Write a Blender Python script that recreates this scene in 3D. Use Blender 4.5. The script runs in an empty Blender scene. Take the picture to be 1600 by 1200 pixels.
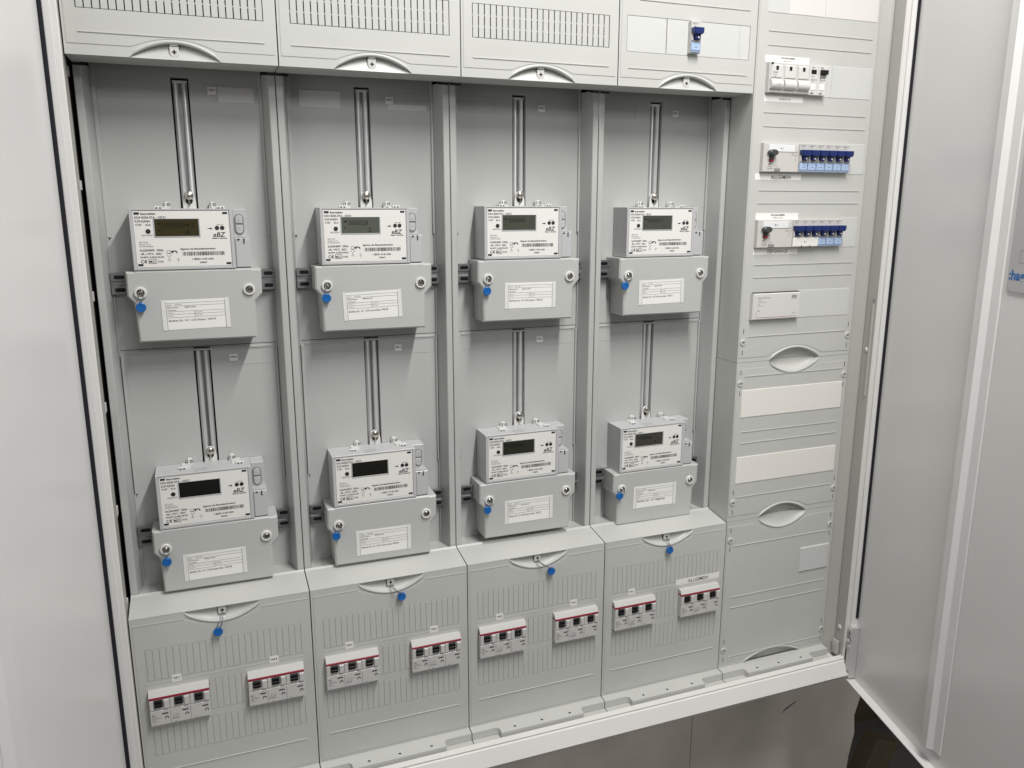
import bpy, bmesh, math, random
from mathutils import Vector, Matrix
random.seed(7)
S = bpy.context.scene
# ------------------------------------------------------------------ camera
cam = bpy.data.cameras.new('camera'); co = bpy.data.objects.new('camera', cam)
S.collection.objects.link(co); S.camera = co
co.location = (0.13312, -1.16107, 0.86584)
co.rotation_euler = (1.352017, -0.000433, -0.365553)
cam.sensor_fit = 'HORIZONTAL'; cam.sensor_width = 36.0; cam.lens = 1263.99/1600*36
cam.clip_start = 0.02; cam.clip_end = 50
# ------------------------------------------------------------------ light
W = bpy.data.worlds.new('World'); S.world = W; W.use_nodes = True
bg = W.node_tree.nodes['Background']; bg.inputs[0].default_value = (0.985, 0.985, 0.98, 1); bg.inputs[1].default_value = 0.12
def area(name, loc, rot, sx, sy, power, col=(1, 0.99, 0.968)):
    l = bpy.data.lights.new(name, 'AREA'); l.shape = 'RECTANGLE'; l.size = sx; l.size_y = sy
    l.energy = power; l.color = col
    o = bpy.data.objects.new(name, l); S.collection.objects.link(o); o.location = loc; o.rotation_euler = rot
    return o
# a fluorescent tube under the ceiling, running away from the cabinet
area('ceiling_tube_light', (0.74, -1.00, 1.98), (0, 0, 0), 0.08, 1.1, 38)
# added soft fill from the front, lifts the upright faces
area('front_fill_light', (0.80, -2.7, 1.95), (math.radians(58), 0, math.radians(3)), 1.2, 0.45, 14)
vs = S.view_settings; vs.view_transform = 'Standard'; vs.look = 'None'; vs.exposure = 0.0; vs.gamma = 1.0
S.cycles.max_bounces = 8; S.cycles.diffuse_bounces = 4

# ------------------------------------------------------------------ materials
def mat(name, col, rough=0.45, metal=0.0, bump=0.0, bscale=900, spec=0.5, mottle=0.0, coat=0.0, wave=None, crough=.08):
    m = bpy.data.materials.new(name); m.use_nodes = True; nt = m.node_tree; b = nt.nodes['Principled BSDF']
    b.inputs['Base Color'].default_value = (*col, 1); b.inputs['Roughness'].default_value = rough
    b.inputs['Metallic'].default_value = metal; b.inputs['Specular IOR Level'].default_value = spec
    if coat: b.inputs['Coat Weight'].default_value = coat; b.inputs['Coat Roughness'].default_value = crough
    tc = nt.nodes.new('ShaderNodeTexCoord')
    if mottle:
        n = nt.nodes.new('ShaderNodeTexNoise'); n.inputs['Scale'].default_value = 9; n.inputs['Detail'].default_value = 6
        nt.links.new(tc.outputs['Object'], n.inputs['Vector'])
        r = nt.nodes.new('ShaderNodeMapRange'); r.inputs['From Min'].default_value = .3; r.inputs['From Max'].default_value = .7
        r.inputs['To Min'].default_value = 1-mottle; r.inputs['To Max'].default_value = 1+mottle*.4
        nt.links.new(n.outputs['Fac'], r.inputs['Value'])
        mx = nt.nodes.new('ShaderNodeVectorMath'); mx.operation = 'SCALE'; mx.inputs[0].default_value = col
        nt.links.new(r.outputs['Result'], mx.inputs['Scale']); nt.links.new(mx.outputs['Vector'], b.inputs['Base Color'])
        r2 = nt.nodes.new('ShaderNodeMapRange'); r2.inputs['To Min'].default_value = max(.03, rough-.10); r2.inputs['To Max'].default_value = rough+.10
        n2 = nt.nodes.new('ShaderNodeTexNoise'); n2.inputs['Scale'].default_value = 23; n2.inputs['Detail'].default_value = 5
        nt.links.new(tc.outputs['Object'], n2.inputs['Vector']); nt.links.new(n2.outputs['Fac'], r2.inputs['Value'])
        nt.links.new(r2.outputs['Result'], b.inputs['Roughness'])
    if bump or wave:
        bp = nt.nodes.new('ShaderNodeBump'); bp.inputs['Distance'].default_value = 0.0004
        if wave:
            w = nt.nodes.new('ShaderNodeTexWave'); w.inputs['Scale'].default_value = wave; w.bands_direction = 'X'
            nt.links.new(tc.outputs['Object'], w.inputs['Vector']); nt.links.new(w.outputs['Fac'], bp.inputs['Height'])
            bp.inputs['Strength'].default_value = 0.09
        else:
            n3 = nt.nodes.new('ShaderNodeTexNoise'); n3.inputs['Scale'].default_value = bscale; n3.inputs['Detail'].default_value = 3
            nt.links.new(tc.outputs['Object'], n3.inputs['Vector']); nt.links.new(n3.outputs['Fac'], bp.inputs['Height'])
            bp.inputs['Strength'].default_value = bump
        nt.links.new(bp.outputs['Normal'], b.inputs['Normal'])
    return m
COVER = mat('cover_plastic', (.535, .54, .515), .42, bump=.10, mottle=.035)
RIM = mat('cover_rim_plastic', (.60, .60, .575), .36)
PANEL = mat('panel_plastic', (.47, .48, .46), .40, bump=.08, mottle=.03)
JAMB = mat('inner_jamb_grey', (.44, .43, .40), .38, bump=.04, bscale=500, mottle=.03)  # inner jamb faces, a darker grey than the frame
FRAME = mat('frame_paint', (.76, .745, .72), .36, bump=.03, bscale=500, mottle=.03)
DOOR = mat('door_paint', (.71, .70, .69), .36, bump=.04, bscale=350, mottle=.02, coat=.6, crough=.22)
CASE = mat('meter_case_plastic', (.50, .505, .51), .38, bump=.05, mottle=.02)
TCOVER = mat('terminal_cover_plastic', (.485, .495, .475), .42, bump=.08, mottle=.03)
BUTTON = mat('meter_button_grey', (.42, .43, .44), .4)
PLATE = mat('meter_label_white', (.80, .785, .755), .32)
WHITE = mat('sticker_paper_white', (.82, .81, .79), .5)
TAPE = mat('clear_tape', (.66, .66, .64), .16, coat=.6)
PRINT = mat('print_black', (.018, .018, .022), .5)
GREYP = mat('print_grey', (.06, .06, .065), .5)
BLACK = mat('black_plastic', (.006, .006, .007), .45, spec=.3)
GAP = mat('dark_interior', (.014, .0145, .014), .8)
SLOTG = mat('side_slot_grey', (.10, .098, .09), .7)
CREASE = mat('crease_shade_dark', (.020, .021, .025), .8, spec=.1)  # dark tone for the shade in the hinge crease
STEEL = mat('galvanised_steel', (.88, .88, .885), .48, metal=.78, mottle=.05)
ZINC = mat('dull_zinc', (.30, .31, .31), .42, metal=.85, mottle=.05)
HINGE = mat('hinge_zinc', (.58, .57, .56), .4, metal=.35)
SCREW = mat('screw_metal', (.55, .52, .46), .25, metal=1.0)
BOSS = mat('boss_plastic', (.66, .66, .64), .35)
BLUE = mat('seal_blue', (.010, .120, .40), .35)
NAVY = mat('toggle_navy', (.004, .019, .125), .32)
LBLUE = mat('label_light_blue', (.40, .52, .74), .35)
LBLUE2 = mat('label_blue_edge', (.24, .31, .46), .35)
RED = mat('stripe_red', (.30, .012, .035), .35)
DRED = mat('lever_red', (.22, .012, .015), .4)
BREAKER = mat('breaker_plastic', (.57, .56, .54), .38, bump=.04)
BEIGE = mat('breaker_beige', (.58, .56, .53), .40)
MODW = mat('module_white', (.64, .63, .61), .36)
CARD = mat('label_card', (.76, .77, .78), .25)
DGREY = mat('lever_dark_grey', (.05, .055, .052), .4)
MGREY = mat('module_grey', (.25, .245, .235), .45)
CREAM = mat('blank_strip_cream', (.79, .77, .725), .38, bump=.04)
STRIP = mat('blank_strip_grey', (.595, .598, .585), .22, wave=55)
WSTRIP = mat('blank_strip_white', (.70, .675, .65), .34, wave=55)
SIGN = mat('door_plate_grey', (.46, .45, .45), .30)
LOGO = mat('logo_blue', (.015, .13, .42), .4)
WALL = mat('wall_plaster', (.80, .745, .66), .95, spec=.08, bump=.5, bscale=140, mottle=.12)
WOOD = mat('dark_timber', (.12, .095, .055), .8, bump=.3, bscale=80, mottle=.2)
SHAFT = mat('shaft_dark', (.11, .088, .055), .9, bump=.3, bscale=60, mottle=.2)

# ------------------------------------------------------------------ mesh helpers
class MB:
    def __init__(s): s.v = []; s.f = []
    def add(s, vs, fs):
        n = len(s.v); s.v += [tuple(p) for p in vs]; s.f += [tuple(i+n for i in f) for f in fs]; return s
    def quad(s, a, b, c, d): return s.add([a, b, c, d], [(0, 1, 2, 3)])
    def box(s, x0, x1, y0, y1, z0, z1, c=0.0):
        return s.prism([(x0, z0), (x1, z0), (x1, z1), (x0, z1)], y0, y1, c)
    def prism(s, poly, y0, y1, c=0.0):           # poly in XZ, counter-clockwise seen from -Y ; y0 is the front
        if sum(poly[i][0]*poly[(i+1) % len(poly)][1]-poly[(i+1) % len(poly)][0]*poly[i][1] for i in range(len(poly))) < 0: poly = poly[::-1]
        n = len(poly); b = len(s.v)
        rings = [(poly, y1), (poly, y0+c)]
        if c > 0: rings.append((inset(poly, c), y0))
        for pl, y in rings: s.v += [(x, y, z) for x, z in pl]
        s.f.append(tuple(b+i for i in reversed(range(n))))
        for r in range(len(rings)-1):
            for i in range(n):
                j = (i+1) % n; s.f.append((b+r*n+i, b+r*n+j, b+(r+1)*n+j, b+(r+1)*n+i))
        t = b+(len(rings)-1)*n; s.f.append(tuple(t+i for i in range(n)))
        return s
    def disc(s, x, z, r, y0, y1, c=0.0, n=20, a0=0, rx=1.0):
        return s.prism([(x+rx*r*math.cos(a0+2*math.pi*i/n), z+r*math.sin(a0+2*math.pi*i/n)) for i in range(n)], y0, y1, c)
    def ring(s, x, z, r0, r1, y0, y1, n=24, a0=0, a1=2*math.pi):
        full = abs(a1-a0-2*math.pi) < 1e-6; m = n if full else n+1; b = len(s.v)
        for i in range(m):
            a = a0+(a1-a0)*i/n; ca, sa = math.cos(a), math.sin(a)
            s.v += [(x+r1*ca, y1, z+r1*sa), (x+r1*ca, y0, z+r1*sa), (x+r0*ca, y0, z+r0*sa), (x+r0*ca, y1, z+r0*sa)]
        for i in range(n):
            p, q = b+4*i, b+4*((i+1) % m)
            for k in range(4): s.f.append((p+k, q+k, q+(k+1) % 4, p+(k+1) % 4))
        return s
    def tube(s, path, r, n=8):
        P = [Vector(p) for p in path]; b = len(s.v)
        up = None
        for i, p in enumerate(P):
            d = (P[min(i+1, len(P)-1)]-P[max(i-1, 0)]).normalized()
            if up is None: up = d.orthogonal().normalized()
            up = (up-d*up.dot(d)).normalized(); w = d.cross(up)
            for k in range(n):
                a = 2*math.pi*k/n; s.v.append(tuple(p+up*(r*math.cos(a))+w*(r*math.sin(a))))
        for i in range(len(P)-1):
            for k in range(n):
                j = (k+1) % n; s.f.append((b+i*n+k, b+i*n+j, b+(i+1)*n+j, b+(i+1)*n+k))
        s.f.append(tuple(b+k for k in reversed(range(n)))); e = b+(len(P)-1)*n; s.f.append(tuple(e+k for k in range(n)))
        return s
    def lathe(s, x, z, prof, n=20):               # prof: (radius, y), axis along Y
        b = len(s.v)
        for r, y in prof:
            for k in range(n):
                a = 2*math.pi*k/n; s.v.append((x+r*math.cos(a), y, z+r*math.sin(a)))
        for i in range(len(prof)-1):
            for k in range(n):
                j = (k+1) % n; s.f.append((b+i*n+k, b+i*n+j, b+(i+1)*n+j, b+(i+1)*n+k))
        e = b+(len(prof)-1)*n; s.f.append(tuple(e+k for k in range(n))); s.f.append(tuple(b+k for k in reversed(range(n))))
        return s
    def extrude_x(s, prof, x0, x1):               # closed profile (y, z) swept along X
        n = len(prof); b = len(s.v)
        for x in (x0, x1): s.v += [(x, y, z) for y, z in prof]
        for i in range(n): s.f.append((b+i, b+(i+1) % n, b+n+(i+1) % n, b+n+i))
        s.f.append(tuple(b+i for i in reversed(range(n)))); s.f.append(tuple(b+n+i for i in range(n))); return s
    def extrude_z(s, prof, z0, z1, closed=True):  # profile (x, y) swept along Z
        n = len(prof); b = len(s.v)
        for z in (z0, z1): s.v += [(x, y, z) for x, y in prof]
        for i in range(n if closed else n-1): s.f.append((b+i, b+(i+1) % n, b+n+(i+1) % n, b+n+i))
        if closed: s.f.append(tuple(b+i for i in reversed(range(n)))); s.f.append(tuple(b+n+i for i in range(n)))
        return s
    def plate(s, x0, x1, z0, z1, y, holes=(), depth=.002, floor=False, back=None):
        xs = sorted({x0, x1, *[h[0] for h in holes], *[h[1] for h in holes]}); zs = sorted({z0, z1, *[h[2] for h in holes], *[h[3] for h in holes]})
        for i in range(len(xs)-1):
            for j in range(len(zs)-1):
                cx, cz = (xs[i]+xs[i+1])/2, (zs[j]+zs[j+1])/2
                if any(h[0] < cx < h[1] and h[2] < cz < h[3] for h in holes): continue
                s.quad((xs[i], y, zs[j]), (xs[i+1], y, zs[j]), (xs[i+1], y, zs[j+1]), (xs[i], y, zs[j+1]))
        def wall(a, b, ya, yb): s.quad((a[0], ya, a[1]), (b[0], ya, b[1]), (b[0], yb, b[1]), (a[0], yb, a[1]))
        for h in holes:
            c = [(h[0], h[2]), (h[1], h[2]), (h[1], h[3]), (h[0], h[3])]
            for k in range(4): wall(c[k], c[(k+1) % 4], y, y+depth)
            if floor: s.quad((h[0], y+depth, h[2]), (h[1], y+depth, h[2]), (h[1], y+depth, h[3]), (h[0], y+depth, h[3]))
        if back:
            c = [(x0, z0), (x1, z0), (x1, z1), (x0, z1)]
            for k in range(4): wall(c[k], c[(k+1) % 4], y, y+back)
        return s
    def mesh(s, name, m, smooth=False):
        me = bpy.data.meshes.new(name); me.from_pydata(s.v, [], s.f); me.materials.append(m)
        bm = bmesh.new(); bm.from_mesh(me); bmesh.ops.remove_doubles(bm, verts=bm.verts, dist=1e-6)
        bmesh.ops.recalc_face_normals(bm, faces=bm.faces); bm.to_mesh(me); bm.free()
        if smooth:
            me.polygons.foreach_set('use_smooth', [True]*len(me.polygons))
            try: me.set_sharp_from_angle(angle=math.radians(38))
            except Exception: pass
        me.update(); return me
def inset(poly, c):
    n = len(poly); out = []
    for i in range(n):
        p0, p1, p2 = Vector(poly[i-1]), Vector(poly[i]), Vector(poly[(i+1) % n])
        d1, d2 = (p1-p0).normalized(), (p2-p1).normalized(); n1, n2 = Vector((-d1.y, d1.x)), Vector((-d2.y, d2.x))
        k = (n1+n2); k = k/max(k.length_squared, .2)*2
        out.append((p1.x+k.x*c, p1.y+k.y*c))
    return out
def link(name, me, parent=None, loc=(0, 0, 0), rot=None):
    o = bpy.data.objects.new(name, me); S.collection.objects.link(o); o.location = loc
    if rot: o.rotation_euler = rot
    if parent: o.parent = parent
    return o
def part(name, mb, m, parent=None, loc=(0, 0, 0), smooth=False, rot=None): return link(name, mb.mesh(name, m, smooth), parent, loc, rot)
def thing(name, label, cat, loc=(0, 0, 0), group=None, rot=None):
    o = bpy.data.objects.new(name, None); o.empty_display_size = .02; S.collection.objects.link(o); o.location = loc
    if rot: o.rotation_euler = rot
    tag(o, label, cat, group); return o
def tag(o, label, cat, group=None):
    o['label'] = label; o['category'] = cat
    if group: o['group'] = group
    return o
def struct(name, mb, m): o = part(name, mb, m); o['kind'] = 'structure'; return o
def tree_copy(o, parent=None):
    c = o.copy(); S.collection.objects.link(c)
    if parent: c.parent = parent
    for ch in list(o.children): tree_copy(ch, c)
    return c
_tc = {}
def txt(lines):
    """lines: (string, x, z, size[, align[, bold[, shear[, width]]]]) -> (verts, faces) flat in the XZ plane facing -Y"""
    V, F = [], []
    for ln in lines:
        s, x, z, size = ln[:4]; al = ln[4] if len(ln) > 4 else 'LEFT'; bold = ln[5] if len(ln) > 5 else 0; sh = ln[6] if len(ln) > 6 else 0; wd = ln[7] if len(ln) > 7 else 1.0
        key = (s, al, bold, sh)
        if key not in _tc:
            cu = bpy.data.curves.new('t', 'FONT'); cu.body = s; cu.size = 1.0; cu.align_x = al; cu.resolution_u = 2; cu.offset = bold; cu.shear = sh
            ob = bpy.data.objects.new('t', cu); me = ob.to_mesh()
            _tc[key] = ([tuple(v.co) for v in me.vertices], [tuple(p.vertices) for p in me.polygons])
            ob.to_mesh_clear(); bpy.data.objects.remove(ob); bpy.data.curves.remove(cu)
        v, f = _tc[key]; n = len(V)
        V += [(x+a*size*wd, 0.0, z+b*size) for a, b, _ in v]; F += [tuple(i+n for i in q) for q in f]
    return V, F
def print_on(parent, lines, y, m=PRINT, extra=None, name='lettering', loc=(0, 0, 0)):
    mb = MB(); v, f = txt(lines); mb.add([(a, y, c) for a, _, c in v], f)
    if extra: extra(mb)
    me = bpy.data.meshes.new(name); me.from_pydata(mb.v, [], mb.f); me.materials.append(m); me.update()
    return link(name, me, parent, loc)
def flat(mb, x0, x1, z0, z1, y): mb.quad((x0, y, z0), (x1, y, z0), (x1, y, z1), (x0, y, z1))

ZT, ZM, ZB = 1.0427, .5937, .2947            # cover joints: lower edge of top row, joint in right column, upper edge of bottom row
YS, YP = .060, .096                           # divider strips, meter panels

# ------------------------------------------------------------------ setting: wall and shaft
def wall_slab():
    mb = MB(); edge = [(1.545, -.95), (1.552, -.62), (1.538, -.55), (1.545, -.47), (1.556, -.41), (1.550, -.36), (1.566, -.30), (1.570, -.20), (1.575, .3), (1.575, 1.9)]
    mb.prism([(1.0795, -.95)]+edge+[(1.0795, 1.9)], .185, .215, .001)
    mb.prism([(-1.6, -.95), (1.0782, -.95), (1.0782, 1.9), (-1.6, 1.9)], .185, .215, .001)
    return mb
struct('wall', wall_slab(), WALL)
def shaft():
    mb = MB(); mb.quad((1.2, .80, -1.6), (3.4, .80, -1.6), (3.4, .80, 1.9), (1.2, .80, 1.9))
    mb.quad((2.9, .80, -1.6), (2.9, .1, -1.6), (2.9, .1, 1.9), (2.9, .80, 1.9)); mb.quad((1.2, .1, -1.3), (3.4, .1, -1.3), (3.4, .8, -1.3), (1.2, .8, -1.3))
    return mb
struct('shaft_wall', shaft(), SHAFT)
fl = MB(); fl.quad((-3, -4, -.955), (4, -4, -.955), (4, .8, -.955), (-3, .8, -.955)); struct('floor', fl, mat('floor_concrete', (.16, .155, .145), .7, bump=.4, bscale=60, mottle=.2))
w_ = bpy.data.objects['wall']; sc = MB(); sc.prism([(0, 0), (.012, .008), (.040, .022), (.038, .024), (.010, .012)], .1846, .1849); part('scuff_mark', sc, mat('scuff_dark', (.16, .14, .12), .8), w_, (1.325, 0, -.300))
b = thing('timber_beam', 'dark brown horizontal timber beam in the gap behind the ragged wall edge', 'beam', (1.55, .30, -.36))
part('plank', MB().box(0, .9, 0, .05, 0, .05, .003), WOOD, b); part('ledge_strip', MB().box(0, .9, -.03, -.001, .03, .042, .002), WOOD, b)
b = thing('timber_post', 'dark brown slanted timber post low in the gap below the open right door', 'post', (1.60, .26, -.80), rot=(0, math.radians(24), 0))
part('plank', MB().box(0, .07, 0, .05, -.3, .30, .003), WOOD, b); part('edge_strip', MB().box(.075, .095, .01, .04, -.3, .30, .002), WOOD, b)

# ------------------------------------------------------------------ enclosure
cab = thing('meter_cabinet', 'large light grey steel electrical cabinet enclosure with both doors standing open', 'cabinet', (0, 0, 0))
ZLO, ZHI = -.050, 1.40
# left jamb
mb = MB(); mb.extrude_z([(-.0240, .185), (-.0240, -.038), (-.0105, -.0465), (.0022, -.0465), (.0030, -.0455), (.0026, -.0400), (-.0120, -.0390), (-.0120, .185)], ZLO, ZHI)
part('left_frame', mb, FRAME, cab)
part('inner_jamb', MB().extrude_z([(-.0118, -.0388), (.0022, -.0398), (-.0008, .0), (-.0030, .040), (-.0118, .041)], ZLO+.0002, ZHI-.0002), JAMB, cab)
mb = MB(); zz = [.302, .4396, .5911, .7447, .8896, 1.03, 1.2]
for a in zz[1:]: part('side_bridge', MB().box(-.0118, -.0030, .0412, .0592, a-.006, a+.006, .0008), FRAME, cab)
part('side_filler', MB().box(-.0118, -.0030, .0412, .0592, ZLO, .302, .0008), FRAME, cab)
part('side_slot_backing', MB().box(-.0119, -.0060, .0425, .18, .25, 1.2), SLOTG, cab)
# right jamb
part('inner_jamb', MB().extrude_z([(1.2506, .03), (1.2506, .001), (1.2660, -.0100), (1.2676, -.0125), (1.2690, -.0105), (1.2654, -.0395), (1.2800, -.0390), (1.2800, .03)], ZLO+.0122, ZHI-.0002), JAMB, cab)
mb = MB(); mb.extrude_z([(1.2804, -.0388), (1.2652, -.0400), (1.2662, -.0446), (1.2680, -.0446), (1.2682, -.0430), (1.2688, -.0465), (1.2815, -.0465), (1.2835, -.0440), (1.2835, .185), (1.2804, .185)], ZLO+.012, ZHI)
part('right_frame', mb, FRAME, cab)
# lock strip groove and rivets on the right jamb
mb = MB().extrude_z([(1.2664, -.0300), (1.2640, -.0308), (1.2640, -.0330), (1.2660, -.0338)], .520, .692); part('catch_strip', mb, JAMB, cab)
part('catch_slot', MB().box(1.2645, 1.2668, -.0345, -.0300, .6925, .7000, .0003), MGREY, cab)
rv = MB().lathe(0, 0, [(.0050, .003), (.0048, .0002), (.003, -.0010)], 14).mesh('rivet', FRAME, True)
for z in (.605, .045): link('rivet', rv, cab, (1.2664, -.0245, z), (0, 0, math.radians(-94)))
part('corner_bracket', MB().box(1.2600, 1.2655, -.030, -.016, -.012, .016, .001), HINGE, cab)
# bottom flange
prof = [(.185, -.0515), (-.046, -.0515), (-.0560, -.0475), (-.0600, -.0405), (-.0488, -.0150), (-.0462, -.0140), (-.0470, -.0106), (-.0345, -.0106), (-.0345, -.022), (.06, -.022), (.185, -.022)]
mb = MB().extrude_x(prof, -.012, 1.2655); part('bottom_flange', mb, FRAME, cab)
mb = MB().box(-.02, 1.28, .150, .183, -.02, ZHI); part('back_plate', mb, GAP, cab)
part('top_plate', MB().box(-.022, 1.282, -.04, .18, ZHI, ZHI+.02), FRAME, cab)
# floor trims under the covers, one per field
def trim():
    mb = MB(); x0, x1 = .0008, .2492; n = .048
    top = [(x0, .0), (x1, .0)]
    # upper face with two rounded notches at the front corners, then the front drop
    def arc(cx, cy, a0, a1, r): return [(cx+r*math.cos(math.radians(a0+(a1-a0)*i/6)), cy+r*math.sin(math.radians(a0+(a1-a0)*i/6))) for i in range(7)]
    out = [(x0, .002), (x0, -.0155)]+arc(n-.006, -.0215, 90, 0, .006)+[(n, -.0300), (x1-n, -.0300)]+arc(x1-n+.006, -.0215, 180, 90, .006)+[(x1, -.0155), (x1, .002)]
    zt = lambda y: -.0022+(y*.10)
    N = len(out); b0 = len(mb.v); mb.v += [(x, y, zt(y)) for x, y in out]+[(x, y, zt(y)-.012) for x, y in out]
    mb.f.append(tuple(b0+i for i in range(N)))
    for i in range(N-1): mb.f.append((b0+i, b0+i+1, b0+N+i+1, b0+N+i))
    mb.box(x0, x1, -.0320, .002, -.0215, -.0165)
    return mb.mesh('floor_trim', COVER)
tm = trim(); hm = MB()
for x in (.075, .125, .178): hm.disc(x, 0, .0017, 0, .0003, n=10, rx=1.5)
hm = hm.mesh('trim_hole', GAP)
for i in range(5):
    t = link('floor_trim', tm, cab, (.25*i, 0, 0)); h = link('trim_hole', hm, t, (0, -.0215, -.0042), (math.radians(-90+6), 0, 0))
# doors: local x runs from the hinge across the door, local y is the thickness (0 = inner face)
def door(name, hinge, ang, sign, w):
    mb = MB(); z0, z1 = -.053, 1.395
    mb.box(.004, w, .0, .0016, z0, z1)                                   # skin
    mb.box(.004, w, -.0165, -.0002, z0, z0+.0022, .0004); mb.box(.004, w, -.0165, -.0002, z1-.0022, z1, .0004)
    mb.box(.0, .0038, -.013, .0015, z0, z1, .0006); mb.box(w-.002, w-.0001, -.0165, -.0002, z0+.003, z1-.003, .0004)
    if sign < 0:
        mb.v = [(-x, y, z) for x, y, z in mb.v]
    d = part(name, mb, DOOR, cab, hinge, rot=(0, 0, ang))
    def sub(nm, m, material, smooth=False):
        if sign < 0: m.v = [(-x, y, z) for x, y, z in m.v]
        return part(nm, m, material, d, smooth=smooth)
    sub('stiffener', MB().extrude_z([(.2385, -.0003), (.2440, -.0035), (.2475, -.0125), (.2625, -.0125), (.2680, -.0040), (.2830, -.0022), (.2850, -.0003)], -.020, 1.36), DOOR)
    sub('crease_shade_strip', MB().extrude_z([(.0040, -.0003), (.0040, -.0042), (.0046, -.0050), (.0054, -.0042), (.0060, -.0025), (.0062, -.0003)], z0+.13 if sign > 0 else z0+.004, z1-.004), CREASE, True)  # added dark strip, stands in for the shaded crease at the hinge
    return d, sub
dr, sub = door('door', (1.2825, -.0500, 0), math.radians(-90-15), 1, .62)
sub('notice_plate', MB().prism([(.294, .752), (.300, .746), (.55, .740), (.55, 1.25), (.294, 1.25)], -.0022, -.0004, .0004), SIGN)
print_on(dr, [(':hager', .297, .7625, .019, 'LEFT', .035)], -.0024, LOGO)
def rect_lines(mb, x0, x1, z0, z1, y, w=.0004):
    flat(mb, x0, x1, z0, z0+w, y); flat(mb, x0, x1, z1-w, z1, y); flat(mb, x0, x0+w, z0+w, z1-w, y); flat(mb, x1-w, x1, z0+w, z1-w, y)
mb = MB(); rect_lines(mb, .3135, .40, .786, .803, -.0024); me = mb.mesh('printed_frame', GREYP); link('printed_frame', me, dr)
# hinge on the right door
mb = MB(); mb.box(.0035, .014, -.0150, -.0005, -.048, .060, .0008); mb.box(.0035, .016, -.0185, -.0152, -.030, .022, .0006)
mb.box(.0035, .017, -.0180, -.0152, .040, .058, .001); mb.lathe(.008, .031, [(.0035, -.012), (.0035, -.0195), (.002, -.0205)], 12)
h = part('hinge', mb, HINGE, dr); mb = MB(); mb.box(.0040, .0065, -.0192, -.0187, -.022, .012); mb.box(.010, .0115, -.0188, -.0181, .043, .052); part('hinge_slot', mb, BLACK, h)
mb = MB(); mb.lathe(1.2745, .022, [(.0026, -.0466), (.0026, -.0480), (.0014, -.0484)], 12); mb.lathe(1.2745, -.022, [(.0014, -.0466), (.0014, -.0474)], 10)
for z in (.046, .056): mb.box(1.2760, 1.2785, -.0474, -.0466, z, z+.004, .0003)
part('frame_screw', mb, ZINC, cab)
mb = MB(); mb.box(1.2742, 1.2792, -.0471, -.04665, .0435, .0615); mb.prism([(1.275, .072), (1.2785, .066), (1.2770, .079)], -.0470, -.04665); part('hinge_window', mb, GAP, cab)
dl, sub = door('door', (-.0145, -.0485, 0), math.radians(75), -1, .62)

# ------------------------------------------------------------------ cover builder
def lens(t): return max(0.0, 1-t*t)
def band(e, d, W_, h, amax, hw, cx, D=.0095, rimw=.0046, bulge=.0019, sill=True):
    """strip of cover front of height h measured from edge z=e upwards (d=1) or downwards (d=-1), with a lens shaped finger recess"""
    xs = sorted(set([.0008, .0016, W_-.0016, W_-.0008]+[cx+hw*(-1+2*i/44) for i in range(45)]+[cx-hw*1.12, cx+hw*1.12]))
    mb = MB(); rows = 11; cols = []
    for x in xs:
        t = (x-cx)/hw; a = amax*lens(t) if abs(t) < 1 else 0.0; k = min(1.0, (a/amax)*4) if a > 0 else 0.0
        rim = rimw*k
        Dp = D*min(1, math.sqrt(a/amax)*1.15) if a > 0 else 0
        head = [(0, Dp), (a*.35, Dp*.92), (a*.65, Dp*.74), (a*.88, Dp*.50), (max(a-.0002, 0), Dp*.30)] if d < 0 else [(0, Dp), (a*.35, Dp), (a*.65, Dp*.99), (a*.88, Dp*.96), (max(a-.0004, 0), Dp*.92)] if not sill else [(0, Dp*.18), (a*.35, Dp*.42), (a*.65, Dp*.66), (a*.88, Dp*.84), (max(a-.0003, 0), Dp*.90)]
        prof = head+[(a, -bulge*.35*k), (a+rim*.25, -bulge*.9*k), (a+rim*.5, -bulge*k), (a+rim*.8, -bulge*.7*k), (a+rim, -.0001*k), (h, 0)]
        cols.append([(x, y, e+d*v) for v, y in prof])
    b = len(mb.v)
    for c in cols: mb.v += c
    for i in range(len(cols)-1):
        for j in range(rows-1): mb.f.append((b+i*rows+j, b+(i+1)*rows+j, b+(i+1)*rows+j+1, b+i*rows+j+1))
    return mb, [c[0] for c in cols]
def cover(name, label, X, W_, z0, z1, lo=None, hi=None, holes=(), hole_depth=.0012, hole_floor=True, ins=None, group=None, depth=None, recess=.0085, hcx=None, sill=True):
    """one lift-off cover; lo / hi: finger recess at the lower / upper edge as (amax, half width)"""
    depth = depth or (YS-.0008)
    T = thing(name, label, 'cover', (X, 0, z0), group)
    H = z1-z0; B = .034; cx = hcx or W_/2
    body = MB()
    a, c = (B if lo else 0), (H-B if hi else H)
    body.plate(.0008, W_-.0008, a, c, 0, [(p, q, r-z0, s-z0) for p, q, r, s in holes], hole_depth, hole_floor)
    mats = []
    for flag, e, d in ((lo, 0, 1), (hi, H, -1)):
        if flag:
            bm_, edge = band(e, d, W_, B, flag[0], flag[1], cx, D=recess, sill=sill); body.add(bm_.v, bm_.f)
            n = len(edge)
            for i in range(n-1):
                (xa, ya, za), (xb, yb, zb) = edge[i], edge[i+1]
                body.quad((xa, ya, za), (xb, yb, zb), (xb, depth, zb), (xa, depth, za))
        else:
            body.quad((.0008, 0, e), (W_-.0008, 0, e), (W_-.0008, depth, e), (.0008, depth, e))
    for x in (.0008, W_-.0008): body.quad((x, 0, 0), (x, depth, 0), (x, depth, H), (x, 0, H))
    part('cover_shell', body, COVER, T, smooth=True)
    return T
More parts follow.
